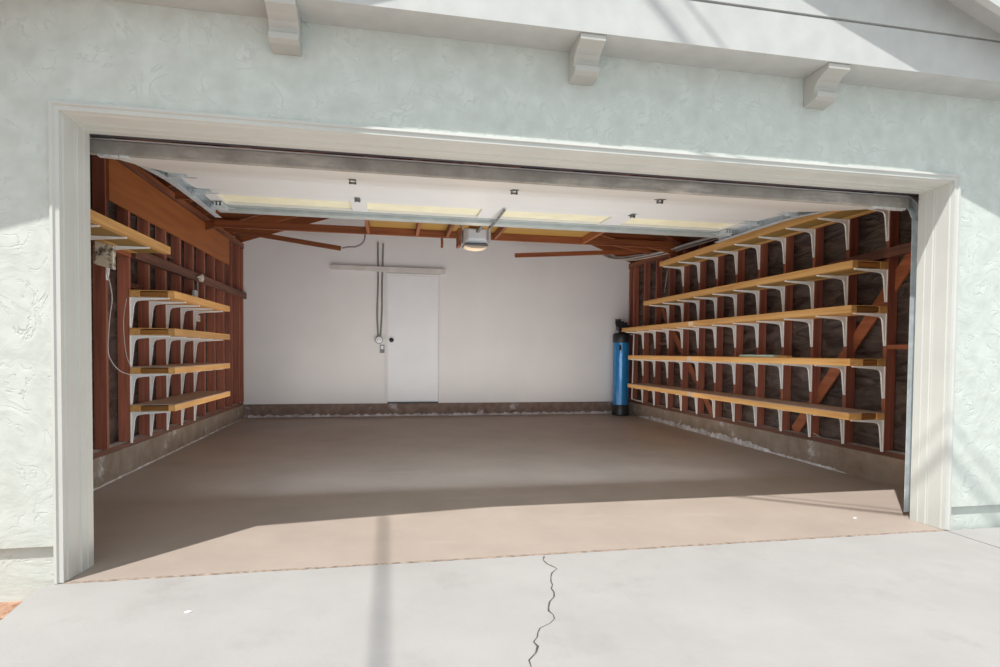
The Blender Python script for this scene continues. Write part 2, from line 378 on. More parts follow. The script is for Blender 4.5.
# ------------------------------------------------------------------ side walls
def side_wall(name, x, sgn, label, ys, ztop):
    wl = empty(name, (x, 3, 0)); struct(wl, label, 'wall')
    def bx(a, b, y0, y1, z0, z1):
        x0, x1 = sorted((x + sgn * a, x + sgn * b)); return MB().box(x0, x1, y0, y1, z0, z1)
    cb = bx(-.0, .14, .32, D - .005, -.02, HC)
    cb.build('curb', M['curb'], wl, bevel=.008)
    bx(.015, .13, .32, D - .005, HC + .001, HC + SP).build('sill_plate', M['stud_y'], wl)
    bx(.016, .098, .34, D - .01, HC + SP + .0012, HC + SP + .0018).build('sill_dust', M['lime'], wl)
    bx(.100, .108, .32, D - .002, HC + SP + .001, ztop + .05).build('building_paper', M['paper'], wl)
    bx(.15, .30, .205, D + .1, -.15, ztop).build('outer_wall', M['stucco'], wl)
    bx(.0, .10, .32, D - .005, ztop - .085, ztop - .045).build('top_plate', M['stud_y'], wl)
    bx(.0, .10, .32, D - .005, ztop - .043, ztop - .003).build('top_plate', M['rafter_y'], wl)
    for y in ys:
        bx(.0, .09, y - .019, y + .019, HC + SP + .003, ztop - .087).build('stud', M['stud'], wl, origin=(x + sgn * .045, y, random.uniform(.5, 2)))
    return wl
YSL = [2.48 + .405 * k for k in range(-5, 10)] + [6.30]
YSR = [1.136 + .42 * k for k in range(-1, 13)]
YSL = [y for y in YSL if y < 6.28] + [6.34]
YSR = [y for y in YSR if y < 6.28] + [6.34]
wL = side_wall('wall_left', XL, -1, 'left garage wall of exposed reddish wooden studs over black paper', YSL, 2.70)
wR = side_wall('wall_right', XR, 1, 'right garage wall of exposed reddish wooden studs over black paper', YSR, 2.63)
# lime bloom at the foot of the curbs
def bloom(wall, x, sgn, y0, y1, hmax, seed):
    rnd = random.Random(seed); m = MB(); N = 90; vs = []; fs = []
    for i in range(N + 1):
        y = y0 + (y1 - y0) * i / N; h = hmax * (.35 + .65 * rnd.random()) * min(1, 6 * i / N + .1, 6 * (N - i) / N + .1)
        vs += [(x, y, floor_z(y) + .001), (x, y, floor_z(y) + .004 + h), (x - sgn * (.006 + .3 * h * rnd.random()), y, floor_z(y) + .001)]
    for i in range(N):
        a = 3 * i; fs += [(a, a + 3, a + 4, a + 1), (a + 1, a + 4, a + 5, a + 2)]
    return m.add(vs, fs).build('lime_bloom', M['lime'], wall)
bloom(wR, XR - .002, 1, 2.4, 5.9, .075, 3); bloom(wR, XR - .002, 1, 1.5, 2.6, .025, 4)
bloom(wL, XL + .002, -1, 1.2, 6.2, .012, 5)

# left wall extras
MB().box(XL + .001, XL + .016, 2.09, 5.52, 2.25, 2.60).build('plywood_panel', M['orange_y'], wL)
MB().box(XL + .001, XL + .040, 2.50, 6.385, 1.86, 1.95).build('rail_board', M['stud_y'], wL)
MB().box(XL - .05, XL + .03, 2.10, 2.44, 1.86, 1.945).build('blocking', M['brace'], wL)
for k in (1, 3, 5, 7):
    y0 = YSL[k] + .021
    MB().box(XL - .088, XL - .045, y0, y0 + .363, 2.02 if k != 5 else 1.62, 2.06 if k != 5 else 1.66).build('blocking', M['stud_y'], wL)
# right wall extras
def brace(wall, a, b, w=.02, h=.10, mat='brace'):
    MB().bar(a, b, w, h, up=(0, .5, .5)).build('diagonal_brace', M[mat], wall)
brace(wR, (5.575, .53, 2.42), (5.575, 2.28, .295), h=.115)
brace(wR, (5.575, 3.80, .295), (5.575, 5.3, 1.80))
brace(wR, (5.480, 1.75, 1.905), (5.480, .40, 1.955), .03, .075, 'stud_y')
MB().box(5.502, 5.56, .735, 1.115, 1.135, 1.172).build('blocking', M['brace'], wR)
for k in (10,):
    MB().box(XR + .03, XR + .085, YSR[k] + .021, YSR[k + 1] - .021, 1.22, 1.26).build('blocking', M['stud_y'], wR)

# ------------------------------------------------------------------ back wall
wB = empty('wall_back', (2.4, D, 0)); struct(wB, 'white back wall of the garage with a gable top', 'wall')
MB().prism([(-.90, HC + .002), (5.66, HC + .002), (5.66, 2.7), (AX, 4.0), (-.90, 2.8)], D, D + .12, 'Y').build('drywall', M['drywall'], wB)
MB().box(-.90, 5.66, D - .035, D + .12, -.1, HC).build('curb', M['curb_back'], wB, bevel=.006)
rb = random.Random(11); m = MB(); vs = []; fs = []; N = 160
for i in range(N + 1):
    x = XL + .06 + (XR - XL - .12) * i / N; h = .018 + .034 * rb.random()
    vs += [(x, D - .037, FB + .001), (x, D - .037, FB + h), (x, D - .042 - .02 * rb.random(), FB + .001)]
for i in range(N):
    a = 3 * i; fs += [(a, a + 3, a + 4, a + 1), (a + 1, a + 4, a + 5, a + 2)]
m.add(vs, fs).build('lime_bloom', M['lime'], wB)

dr = empty('door_1', (1.82, D, HC)); struct(dr, 'plain white door in the back wall of the garage', 'door')
x0, x1, zt = 1.412, 2.224, 2.30
dp = MB().box(x0 + .004, x1 - .004, D - .012, D - .002, HC + .03, zt - .004).build('door_panel', M['door_white'], dr, bevel=.002)
MB().box(x0, x1, D - .022, D - .001, HC + .002, HC + .026).build('threshold', M['black'], dr)
fr = MB()
fr.box(x0 - .035, x0 - .006, D - .020, D - .001, HC + .002, zt + .03); fr.box(x1 + .006, x1 + .035, D - .020, D - .001, HC + .002, zt + .03)
fr.box(x0 - .006, x1 + .006, D - .020, D - .001, zt + .004, zt + .03)
fr.build('door_frame', M['drywall'], dr, bevel=.003)
MB().lathe([(.012, -.05), (.034, -.05), (.036, -.06), (.036, -.075), (.025, -.084), (.005, -.087)], (1.474, D + .036, 1.262), 20, 'Y').build('door_knob', M['black'], dp)

o = MB().prism([(.54, 2.352), (2.322, 2.336), (2.322, 2.424), (.54, 2.43)], D - .045, D - .024, 'Y').build('ledger_board', M['ledger'], None, bevel=.002)
tag(o, 'long thin whitewashed board fixed flat above the back door', 'board')

def tube_thing(name, pts, r, mat, label, cat, group=None, smooth=True, parent=None):
    p = smooth_path(pts) if smooth else pts
    o = MB().tube(p, r).build(name, M[mat], parent, origin=pts[0] if parent is None else None)
    if parent is None: tag(o, label, cat, group)
    return o
tube_thing('conduit_pipe', [(1.257, D - .014, 2.81), (1.262, D - .014, 2.2), (1.250, D - .014, 1.7), (1.262, D - .014, 1.33)], .0135, 'conduit', 'thin grey vertical conduit on the back wall, the left one of a pair', 'conduit', 'conduits on the back wall')
tube_thing('conduit_pipe', [(1.340, D - .014, 2.79), (1.325, D - .014, 2.2), (1.322, D - .014, 1.7), (1.302, D - .014, 1.33)], .0135, 'conduit', 'thin grey vertical conduit on the back wall, the one nearer the door', 'conduit', 'conduits on the back wall')
ob = empty('outlet_box', (1.28, D, 1.26)); tag(ob, 'round grey metal outlet box at the foot of two conduits', 'outlet')
MB().lathe([(.062, -.001), (.062, -.045), (.056, -.05)], (1.28, D, 1.262), 24, 'Y').build('housing', M['conduit'], ob)
cv = MB().lathe([(.050, -.051), (.050, -.056), (.046, -.058)], (1.28, D, 1.262), 24, 'Y').build('cover', M['door_white'], ob)
for xx in (1.255, 1.292): MB().box(xx, xx + .008, D - .062, D - .0585, 1.255, 1.275).build('socket_slot', M['black'], cv)
sw = empty('wall_switch', (1.326, D, 1.12)); tag(sw, 'small black wall switch plate with white button left of the back door', 'switch')
pl = MB().box(1.292, 1.362, D - .016, D - .001, 1.055, 1.185).build('plate', M['opener_dark'], sw, bevel=.003)
MB().box(1.305, 1.349, D - .023, D - .017, 1.115, 1.172).build('button', M['door_white'], pl, bevel=.002)

# ------------------------------------------------------------------ ceiling / roof
ce = empty('ceiling', (AX, 3, 3)); struct(ce, 'open brown wooden rafters and roof boards over the garage', 'ceiling')
RH = .14
MB().prism([(-1.7, rafL(-1.7) + RH + .002), (AX, AZ + RH + .002), (AX, AZ + RH + .05), (-1.7, rafL(-1.7) + RH + .05)], -.355, 6.8, 'Y').build('roof_deck', M['deck'], ce)
MB().prism([(AX, AZ + RH + .002), (7.0, rafR(7) + RH + .002), (7.0, rafR(7) + RH + .05), (AX, AZ + RH + .05)], -.355, 6.8, 'Y').build('roof_deck', M['deck'], ce)
MB().prism([(-1.75, rafL(-1.75) + RH + .052), (AX, AZ + RH + .052), (AX, AZ + RH + .08), (-1.75, rafL(-1.75) + RH + .08)], -.40, 6.85, 'Y').build('roofing', M['roofing'], ce)
MB().prism([(AX, AZ + RH + .052), (7.05, rafR(7.05) + RH + .052), (7.05, rafR(7.05) + RH + .08), (AX, AZ + RH + .08)], -.40, 6.85, 'Y').build('roofing', M['roofing'], ce)
MB().box(AX - .018, AX + .018, .3, 6.38, AZ - .06, AZ + RH - .02).build('ridge_board', M['rafter_y'], ce)
ry = .45
while ry < 6.4:
    MB().prism([(-.86, rafL(-.86)), (AX - .02, rafL(AX - .02)), (AX - .02, rafL(AX - .02) + RH), (-.86, rafL(-.86) + RH)], ry - .019, ry + .019, 'Y').build('rafter', M['rafter'], ce, origin=(random.uniform(0, 1), ry, 2.7))
    MB().prism([(AX + .02, rafR(AX + .02)), (5.62, rafR(5.62)), (5.62, rafR(5.62) + RH), (AX + .02, rafR(AX + .02) + RH)], ry - .019, ry + .019, 'Y').build('rafter', M['rafter'], ce, origin=(random.uniform(3, 4), ry, 2.7))
    ry += .595
# ceiling joists and attic storage deck
for y in (3.15, 4.42):
    MB().box(-.60, 5.36, y - .019, y + .019, 2.54, 2.628).build('ceiling_joist', M['rafter'], ce, origin=(0, y, 2.5))
for x in (1.18, 1.78, 2.16, 2.78, 3.98):
    MB().box(x - .019, x + .019, 3.17, 4.40, 2.545, 2.628).build('cross_joist', M['rafter_y'], ce, origin=(x, 3.5, 2.5))
MB().box(1.15, 4.02, 3.10, 4.46, 2.630, 2.645).build('attic_board', M['atticply'], ce)
MB().bar((-.74, 4.50, 2.56), (.95, 4.50, 3.16), .035, .10).build('truss_web', M['rafter'], ce, origin=(0, 4.5, 2.5))
MB().bar((5.48, 4.50, 2.52), (3.75, 4.50, 2.86), .035, .14).build('truss_web', M['rafter'], ce, origin=(4, 4.5, 2.5))
MB().bar((5.48, 5.10, 2.60), (4.05, 5.10, 2.84), .035, .12).build('truss_web', M['rafter'], ce, origin=(4, 5.1, 2.5))
MB().bar((-.76, 5.5, 2.735), (.76, 5.5, 2.535), .04, .062).build('cut_joist', M['rafter'], ce, origin=(0, 5.5, 2.5))
MB().bar((5.50, 5.5, 2.70), (3.29, 5.5, 2.540), .04, .062).build('cut_joist', M['rafter'], ce, origin=(4, 5.5, 2.5))
MB().box(2.085, 2.115, 4.442, 4.475, 2.42, 2.628).build('hanging_block', M['rafter_y'], ce)
tube_thing('flexible_cable', [(.775, 5.5, 2.54), (.86, 5.5, 2.56), (.98, 5.5, 2.575), (1.08, 5.5, 2.66), (1.10, 5.5, 2.85), (1.10, 5.5, 3.25)], .012, 'cable_g', 'grey flexible cable looping from the cut joist end by the back wall', 'cable')

# ------------------------------------------------------------------ shelves
def bracket_mesh(sgn, arm=.30, leg=.27):
    """bracket with its corner at 0,0,0, the arm reaching sgn*x, the leg hanging down"""
    outer = [(0.002, 0), (arm, -.002), (arm, -.010)]
    inner = [(.10, -.026), (.055, -.034), (.040, -.048), (.032, -.075), (.012, -leg), (.002, -leg)]
    pts = [(sgn * u, w) for u, w in outer + inner]
    m = MB().prism(pts, -.007, .007, 'Y')
    a, b = sorted((sgn * .002, sgn * arm)); m.box(a, b, -.014, .014, -.005, 0)
    a, b = sorted((sgn * .001, sgn * .006)); m.box(a, b, -.014, .014, -leg, 0)
    return m
def make_bracket_data(sgn, arm):
    o = bracket_mesh(sgn, arm).build('bracket_source', M['bracket']); me = o.data; me.name = 'bracket'; bpy.data.objects.remove(o); return me
BR = {(-1): make_bracket_data(-1, .31), 1: make_bracket_data(1, .31)}

def shelf(name, x, sgn, depth, y0, y1, zb, ys, label, group, splice=None, th=.055, fw_=.055):
    t = empty(name, (x + sgn * depth / 2, (y0 + y1) / 2, zb)); tag(t, label, 'shelf', group)
    def bx(a, b, ya, yb, za, zc):
        xa, xb = sorted((x + sgn * a, x + sgn * b)); return MB().box(xa, xb, ya, yb, za, zc)
    g_ = .001
    if splice:
        bx(depth - fw_, depth, y0, splice, zb + g_, zb + th).build('front_rail', M['shelf'], t, bevel=.002)
        tag(bx(depth - fw_, depth + .001, splice + .001, splice + .11, zb + g_, zb + th).build('splice_block', M['shelf_pale'], t, bevel=.002), 'paler splice in the front rail')
        bx(depth - fw_, depth, splice + .111, y1, zb + g_, zb + th).build('front_rail', M['shelf'], t, bevel=.002)
    else: bx(depth - fw_, depth, y0, y1, zb + g_, zb + th).build('front_rail', M['shelf'], t, bevel=.002)
    bx(.004, .085, y0, y1, zb + g_, zb + th).build('back_rail', M['shelf'], t, bevel=.002)
    bx(.086, depth - fw_ - .001, y0 + .004, y1 - .004, zb + .010, zb + th - .008).build('core_board', M['shelf_end'], t)
    bx(.004, depth, y0, y1, zb + th + .0005, zb + th + .006).build('top_board', M['shelf_dusty'] if zb < .9 else M['shelf'], t)
    bx(.086, depth - fw_ - .001, y0 + .02, y1 - .02, zb + .003, zb + .009).build('underside_board', M['atticply'] if zb > 1.7 else M['shelf'], t)
    for y in ys:
        o = bpy.data.objects.new('bracket', BR[sgn]); COL.objects.link(o); o.parent = t
        o.location = Vector((x, y, zb - .0005)) - Vector(t.location)
        if y > y1: o.scale.x = .8
    return t
KR = [1.136 + .42 * k for k in range(12)]
gR = 'long wooden shelves on the right wall'
dR = .352
shelf('wall_shelf', XR, -1, dR, 1.10, 4.53, 2.303, KR[:9], 'long pine shelf on white brackets, topmost on the right wall just below the open door', gR)
shelf('wall_shelf', XR, -1, dR, 1.115, 5.03, 1.797, KR[:10], 'long pine shelf on white brackets, second from the top on the right wall', gR)
shelf('wall_shelf', XR, -1, dR, 1.115, 5.82, 1.432, KR, 'long pine shelf reaching over to the blue tank, middle of five on the right wall', gR, 3.60)
shelf('wall_shelf', XR, -1, dR, 1.115, 5.56, .994, KR, 'long pine shelf with a pale green board lying on it, right wall', gR, 3.62, fw_=.125)
shelf('wall_shelf', XR, -1, dR, 1.115, 5.56, .548, KR, 'long pine shelf nearest the floor on the right wall', gR, 3.60, fw_=.125)
gL = 'short wooden shelves on the left wall'
KL = [2.48 + .405 * k for k in range(5)]
dL = .36
for z, lab in ((1.525, 'short pine shelf on white brackets, highest of the left stack of four'), (1.200, 'short pine shelf on white brackets, second from top of the left stack of four'),
               (.868, 'short pine shelf on white brackets, third from top of the left stack of four'), (.543, 'short pine shelf on white brackets, lowest of the left stack of four')):
    shelf('wall_shelf', XL, 1, dL, 2.455, 4.20, z, KL, lab, gL)
shelf('wall_shelf', XL, 1, .345, .42, 2.415, 1.890, [.86, 1.265, 1.665, 2.07], 'high pine shelf over the worn electrical box beside the left jamb', gL)

o = MB().box(5.17, 5.26, 2.10, 2.66, 1.0560, 1.080).build('scrap_board', M['greenboard'], None, bevel=.002); tag(o, 'short pale green painted board lying on a right wall shelf', 'board')
o = MB().box(5.19, 5.25, 1.93, 2.095, 1.0560, 1.074).build('scrap_board', M['shelf'], None, bevel=.002); tag(o, 'short tan offcut lying at the near end of the pale green board', 'board')

# ------------------------------------------------------------------ garage door
gd = empty('garage_door', (W / 2, .33, 2.07)); tag(gd, 'white sectional garage door rolled up overhead under the header', 'garage door')
P = [(.345, 2.078), (.90, 2.187), (1.42, 2.300), (1.93, 2.333), (2.44, 2.333)]
dx0, dx1 = -.035, W + .008
TH = .045
def sec_prism(a, b, t=TH, inset=0.004):
    a = Vector((a[0], a[1])); b = Vector((b[0], b[1])); d = (b - a).normalized(); nrm = Vector((-d.y, d.x))
    a2 = a + d * inset; b2 = b - d * inset
    return [(p.x, p.y) for p in (a2, b2, b2 + nrm * t, a2 + nrm * t)]
for a, b in zip(P[:3], P[1:4]):
    MB().prism(sec_prism(a, b, inset=.0012), dx0, dx1, 'X').build('door_section', M['gdoor'], gd)
# top section: open-backed frame, cream foam inside
a, b = P[3], P[4]
ts = MB()
ts.box(dx0, dx1, a[0] + .002, 2.05, a[1], a[1] + TH)
ts.box(dx0, dx1, 2.37, 2.44, a[1], a[1] + TH)
for xa, xb in ((dx0, dx0 + .10), (1.115, 1.245), (2.24, 2.42), (3.45, 3.64), (dx1 - .10, dx1)): ts.box(xa, xb, 2.05, 2.37, a[1], a[1] + TH - .001)
ts.build('door_section', M['gdoor'], gd)
tag(MB().box(dx0 + .02, dx1 - .02, 2.051, 2.369, a[1] + .022, a[1] + .040).build('foam_panel', M['foam'], gd), 'cream foam core')
# stiffening strut on the top edge
stt = MB(); stt.box(dx0, dx1, 2.38, 2.436, 2.326, 2.332); stt.box(dx0, dx1, 2.441, 2.475, 2.300, 2.335); stt.box(dx0, dx1, 2.475, 2.55, 2.300, 2.304); stt.box(dx0, dx1, 2.546, 2.55, 2.304, 2.335); stt.build('strut', M['galv_strut'], gd)
# bottom rail, weathered
MB().prism([(.298, 2.062), (.345, 2.066), (.341, 2.132), (.298, 2.130)], dx0 - .015, dx1 + .008, 'X').build('bottom_rail', M['seal'], gd, bevel=.003)
MB().box(dx0 - .015, dx1 + .008, .294, .335, 2.1325, 2.1385).build('rail_edge', M['seal_edge'], gd)
for xa, xb in ((dx0 + .03, .13), (4.55, dx1 - .02)):
    m = MB(); 
    x = xa
    while x < xb - .02:
        w = random.uniform(.02, .05); m.box(x, x + w, .300, .335, 2.052 - random.uniform(0, .006), 2.061); x += w + .004
    m.build('torn_seal', M['seal_edge'], gd)
# hinges
def hinge(x, p, d):
    y, z = p
    m = MB(); ang = math.atan2(d[1], d[0])
    def q(u, w): return (y + u * math.cos(ang) + w * math.sin(ang), z + u * math.sin(ang) - w * math.cos(ang))
    m.prism([q(-.05, .0005), q(.05, .0005), q(.05, .005), q(-.05, .005)], x - .022, x + .022, 'X')
    m.prism([q(-.014, .005), q(.014, .005), q(.014, .03), q(-.014, .03)], x - .020, x - .014, 'X')
    m.prism([q(-.014, .005), q(.014, .005), q(.014, .03), q(-.014, .03)], x + .014, x + .020, 'X')
    m.tube([(x - .024, *q(0, .022)), (x + .024, *q(0, .022))], .006, 8)
    m.build('hinge', M['galv_dark'], gd)
for x in (1.205, 2.275, 3.345): hinge(x, P[1], (.55, .117))
for x in (1.18, 3.59): hinge(x, P[3], (1, 0))
# rollers with end brackets
def roller(y, z, side):
    x = dx0 if side < 0 else dx1; s = side
    m = MB()
    xi0, xi1 = sorted((x - s * .10, x + s * .02)); m.box(xi0, xi1, y - .03, y + .03, z - .006, z - .001)
    xi0, xi1 = sorted((x - s * .07, x + s * .02)); m.box(xi0, xi1, y - .018, y + .018, z - .032, z - .006)
    b = m.build('roller_bracket', M['galv'], gd, bevel=.002)
    m = MB().tube([(x - s * .16, y, z - .022), (x + s * .035, y, z - .022)], .005, 8)
    m.lathe([(.02, 0), (.02, .012)], (x + s * .032, y, z - .016), 16, 'X') if s > 0 else m.lathe([(.02, -.012), (.02, 0)], (x + s * .032, y, z - .016), 16, 'X')
    m.build('roller', M['galv'], b)
for s in (-1, 1):
    roller(1.40, 2.294, s); roller(1.93, 2.330, s); roller(2.38, 2.325, s)
    x = dx0 + .06 if s < 0 else dx1 - .06
    m = MB()
    for k in (-.028, .0, .028): m.box(x + k - .006, x + k + .006, 2.26, 2.42, 2.296, 2.325)
    m.box(x - .045, x + .045, 2.26, 2.42, 2.288, 2.295); m.build('top_fixture', M['galv'], gd, bevel=.002)
# tracks
def track(x, s, label):
    t = empty('door_track', (x, .3, .03)); tag(t, label, 'track', 'garage door tracks')
    R0 = .34; yv = .262; zt = 2.322
    path = [(q.x, q.z) for q in smooth_path([(yv, 0, .03), (yv, 0, 1.0), (yv, 0, 1.9), (.275, 0, 2.02), (.33, 0, 2.11), (.47, 0, 2.185), (.70, 0, 2.22), (.95, 0, 2.252), (1.45, 0, 2.298), (1.95, 0, 2.310), (2.66, 0, 2.312)], 4)]
    web = .064
    def strip(off_a, off_b, xa, xb):
        # ribbon between two in-plane offsets, thickness in x
        vs = []; fs = []; n = len(path)
        for i, (y, z) in enumerate(path):
            a = path[max(i - 1, 0)]; b = path[min(i + 1, n - 1)]; d = Vector((b[0] - a[0], b[1] - a[1])).normalized(); nn = Vector((d.y, -d.x))
            for off in (off_a, off_b):
                for xx in (xa, xb): vs.append((xx, y + nn.x * off, z + nn.y * off))
        for i in range(n - 1):
            o = 4 * i; fs += [(o, o + 4, o + 5, o + 1), (o + 2, o + 3, o + 7, o + 6), (o, o + 2, o + 6, o + 4), (o + 1, o + 5, o + 7, o + 3)]
        fs += [(0, 1, 3, 2), (4 * n - 4, 4 * n - 2, 4 * n - 1, 4 * n - 3)]
        return vs, fs
    m = MB()
    xa, xb = sorted((x, x + s * .003)); m.add(*strip(-web / 2, web / 2, xa, xb))
    xa, xb = sorted((x - s * .050, x)); m.add(*strip(-web / 2 - .003, -web / 2, xa, xb)); m.add(*strip(web / 2, web / 2 + .003, xa, xb))
    m.build('channel', M['galv'], t)
    m = MB(); xa, xb = sorted((x + s * .004, x + s * .007)); m.box(xa, xb, .232, .300, .12, 1.75)
    xa, xb = sorted((x + s * .004, x + s * .05)); m.box(xa, xb, .222, .2315, .12, 1.75)
    m.build('mounting_angle', M['galv'], t)
    m = MB(); xa, xb = sorted((x + s * .004, x + s * .008)); m.box(xa, xb, 1.6, 2.64, 2.346, 2.385)
    m.build('support_angle', M['galv'], t)
track(-.105, -1, 'galvanised door track curving back along the left wall')
track(W + .088, 1, 'galvanised door track rising beside the right jamb')

# ------------------------------------------------------------------ opener
op = empty('garage_door_opener', (2.42, 3.85, 2.3)); tag(op, 'grey white garage door opener hanging from the ceiling joists behind the door', 'opener')
OX = 2.425
body = MB(); 
def frust(m, x0, x1, y0, z0, z1, X0, X1, y1, Z0, Z1):
    m.add([(x0, y0, z0), (x1, y0, z0), (x1, y0, z1), (x0, y0, z1), (X0, y1, Z0), (X1, y1, Z0), (X1, y1, Z1), (X0, y1, Z1)],
          [(0, 1, 2, 3), (7, 6, 5, 4), (0, 4, 5, 1), (1, 5, 6, 2), (2, 6, 7, 3), (3, 7, 4, 0)])
frust(body, OX - .10, OX + .10, 3.56, 2.37, 2.49, OX - .15, OX + .135, 3.64, 2.325, 2.51)
body.box(OX - .15, OX + .135, 3.641, 3.84, 2.325, 2.51)
hb = body.build('housing', M['opener'], op, bevel=.012)
MB().box(OX - .145, OX + .13, 3.58, 3.80, 2.300, 2.324).build('vent_band', M['opener_dark'], hb, bevel=.004)
lm = MB(); vs = []; fs = []; NN = 12
for i in range(NN + 1):
    t = i / NN; xx = OX - .14 + .265 * t; zz = 2.298 - .030 * math.sin(math.pi * t) ** .6
    vs += [(xx, 3.57, 2.299), (xx, 3.57, zz), (xx, 3.76, zz), (xx, 3.76, 2.299)]
for i in range(NN):
    a = 4 * i; fs += [(a, a + 4, a + 5, a + 1), (a + 1, a + 5, a + 6, a + 2), (a + 2, a + 6, a + 7, a + 3), (a + 3, a + 7, a + 4, a)]
lm.add(vs, fs).build('light_lens', M['lens'], op)
hs = MB(); hs.box(OX - .178, OX - .154, 3.74, 3.77, 2.36, 2.628); hs.build('hanger_strap', M['galv'], op)
hs = MB(); hs.box(OX + .138, OX + .160, 3.60, 3.63, 2.34, 2.628); hs.build('hanger_strap', M['galv'], op)
MB().box(OX - .215, OX - .18, 3.62, 3.80, 2.30, 2.50).build('wooden_block', M['rafter_y'], op)
MB().box(OX - .08, OX + .08, 3.66, 3.82, 2.512, 2.54).build('motor_top', M['cable_o'], op)
MB().box(OX - .015, OX + .015, .35, 3.555, 2.445, 2.475).build('drive_rail', M['galv_dark'], op)
arm = MB().bar((2.42, 1.95, 2.315), (2.40, 2.58, 2.285), .022, .006); arm.bar((2.40, 2.58, 2.285), (2.40, 2.66, 2.44), .022, .006, up=(0, 1, 0))
arm.build('door_arm', M['galv_dark'], op)

# ------------------------------------------------------------------ tank
TX, TY = 5.268, 6.12
fz = floor_z(TY) + .001
tk = empty('water_tank', (TX, TY, fz)); tag(tk, 'tall blue water softener tank with black top valve in the far right corner', 'water tank')
R = .136
MB().lathe([(R * .96, fz), (R + .004, fz + .01), (R + .004, fz + .175), (R, fz + .18)], (TX, TY, 0), 40).build('base_boot', M['black'], tk)
MB().lathe([(R, fz + .181), (R, 1.262)], (TX, TY, 0), 40).build('shell', M['tank_blue'], tk)
MB().lathe([(R + .003, 1.263), (R + .006, 1.27), (R + .006, 1.395), (R - .004, 1.41), (R * .75, 1.427), (R * .35, 1.437)], (TX, TY, 0), 40).build('top_collar', M['black'], tk)
v = MB(); v.lathe([(.05, 1.438), (.05, 1.47)], (TX, TY, 0), 20)
v.box(TX - .075, TX + .085, TY - .06, TY + .06, 1.471, 1.60); v.box(TX - .09, TX - .03, TY - .05, TY + .05, 1.601, 1.655); v.box(TX + .085, TX + .13, TY - .035, TY + .035, 1.50, 1.56)
v.tube([(TX - .12, TY - .05, 1.56), (TX - .12, TY - .05, 1.655)], .012, 8); v.box(TX - .125, TX + .02, TY - .065, TY - .058, 1.52, 1.62)
v.build('control_valve', M['black'], tk, bevel=.006)
tg = MB().box(TX - .085, TX - .055, TY - R - .004, TY - R + .03, 1.12, 1.22).build('tag', M['black'], tk)
MB().lathe([(.010, -.01), (.010, 0.0)], (TX - .07, TY - R - .003, 1.13), 10, 'Y').build('tag_disc', M['tank_tag'], tg)
tube_thing('drain_pipe', [(5.40, 6.05, 1.40), (5.462, 6.05, 1.40), (5.455, 6.05, .9), (5.442, 6.05, .325), (5.455, 5.95, .312), (5.46, 5.72, .31)], .011, 'pvc', 'thin white plastic drain pipe running down beside the blue tank', 'pipe', None, smooth=False)

# ------------------------------------------------------------------ left wall electrics
eb = empty('electrical_box', (-.67, 1.83, 1.8)); tag(eb, 'worn dirty beige electrical box hanging under the high left shelf', 'electrical box')
MB().prism([(-.700, 1.706), (-.577, 1.672), (-.577, 1.848), (-.700, 1.878)], 1.80, 1.845, 'Y').build('cover', M['box'], eb, bevel=.004)
MB().box(-.735, -.62, 1.8455, 1.88, 1.72, 1.85).build('back_box', M['beige'], eb, bevel=.006)
tube_thing('loose_wire', [(-.655, 1.87, 1.69), (-.69, 2.04, 1.50), (-.70, 2.02, 1.304), (-.70, 1.992, 1.071), (-.70, 2.055, .977), (-.70, 2.19, .902), (-.70, 2.40, .858)], .004, 'cable_w', 'thin pale wire drooping from the electrical box to the left shelves', 'wire')
tube_thing('loose_wire', [(-.71, 2.34, 1.50), (-.70, 2.26, 1.30), (-.70, 2.30, 1.05), (-.71, 2.44, .90)], .003, 'cable_w', 'thin pale wire curving on the stud left of the shelf stack', 'wire')
jb = empty('junction_box', (-.69, 4.16, 1.90)); tag(jb, 'small round beige junction box on the brown rail of the left wall', 'junction box')
MB().lathe([(.045, .0), (.045, .03), (.03, .04)], (-.698, 4.18, 1.905), 18, 'X').build('housing', M['beige'], jb)
MB().bar((-.68, 4.06, 1.90), (-.68, 4.14, 1.905), .02, .02).build('connector', M['beige'], jb)
o = MB().box(-.735, -.695, 4.02, 4.11, 1.66, 1.75).build('plastic_box', M['pvc'], None, bevel=.01); tag(o, 'small white plastic box just above the highest shelf of the left stack', 'box')
ol = empty('wall_outlet', (-.72, 4.18, 1.46)); tag(ol, 'small cream outlet below the highest left stack shelf', 'outlet')
op_ = MB().box(-.738, -.712, 4.14, 4.24, 1.405, 1.475).build('plate', M['beige'], ol, bevel=.003)
MB().box(-.711, -.708, 4.165, 4.215, 1.42, 1.46).build('socket', M['box'], op_)
tube_thing('conduit_pipe', [(-.725, 4.19, 1.868), (-.725, 4.19, 1.62), (-.725, 4.19, 1.48)], .010, 'conduit', 'short grey conduit from the round junction box down to the left outlet', 'conduit')

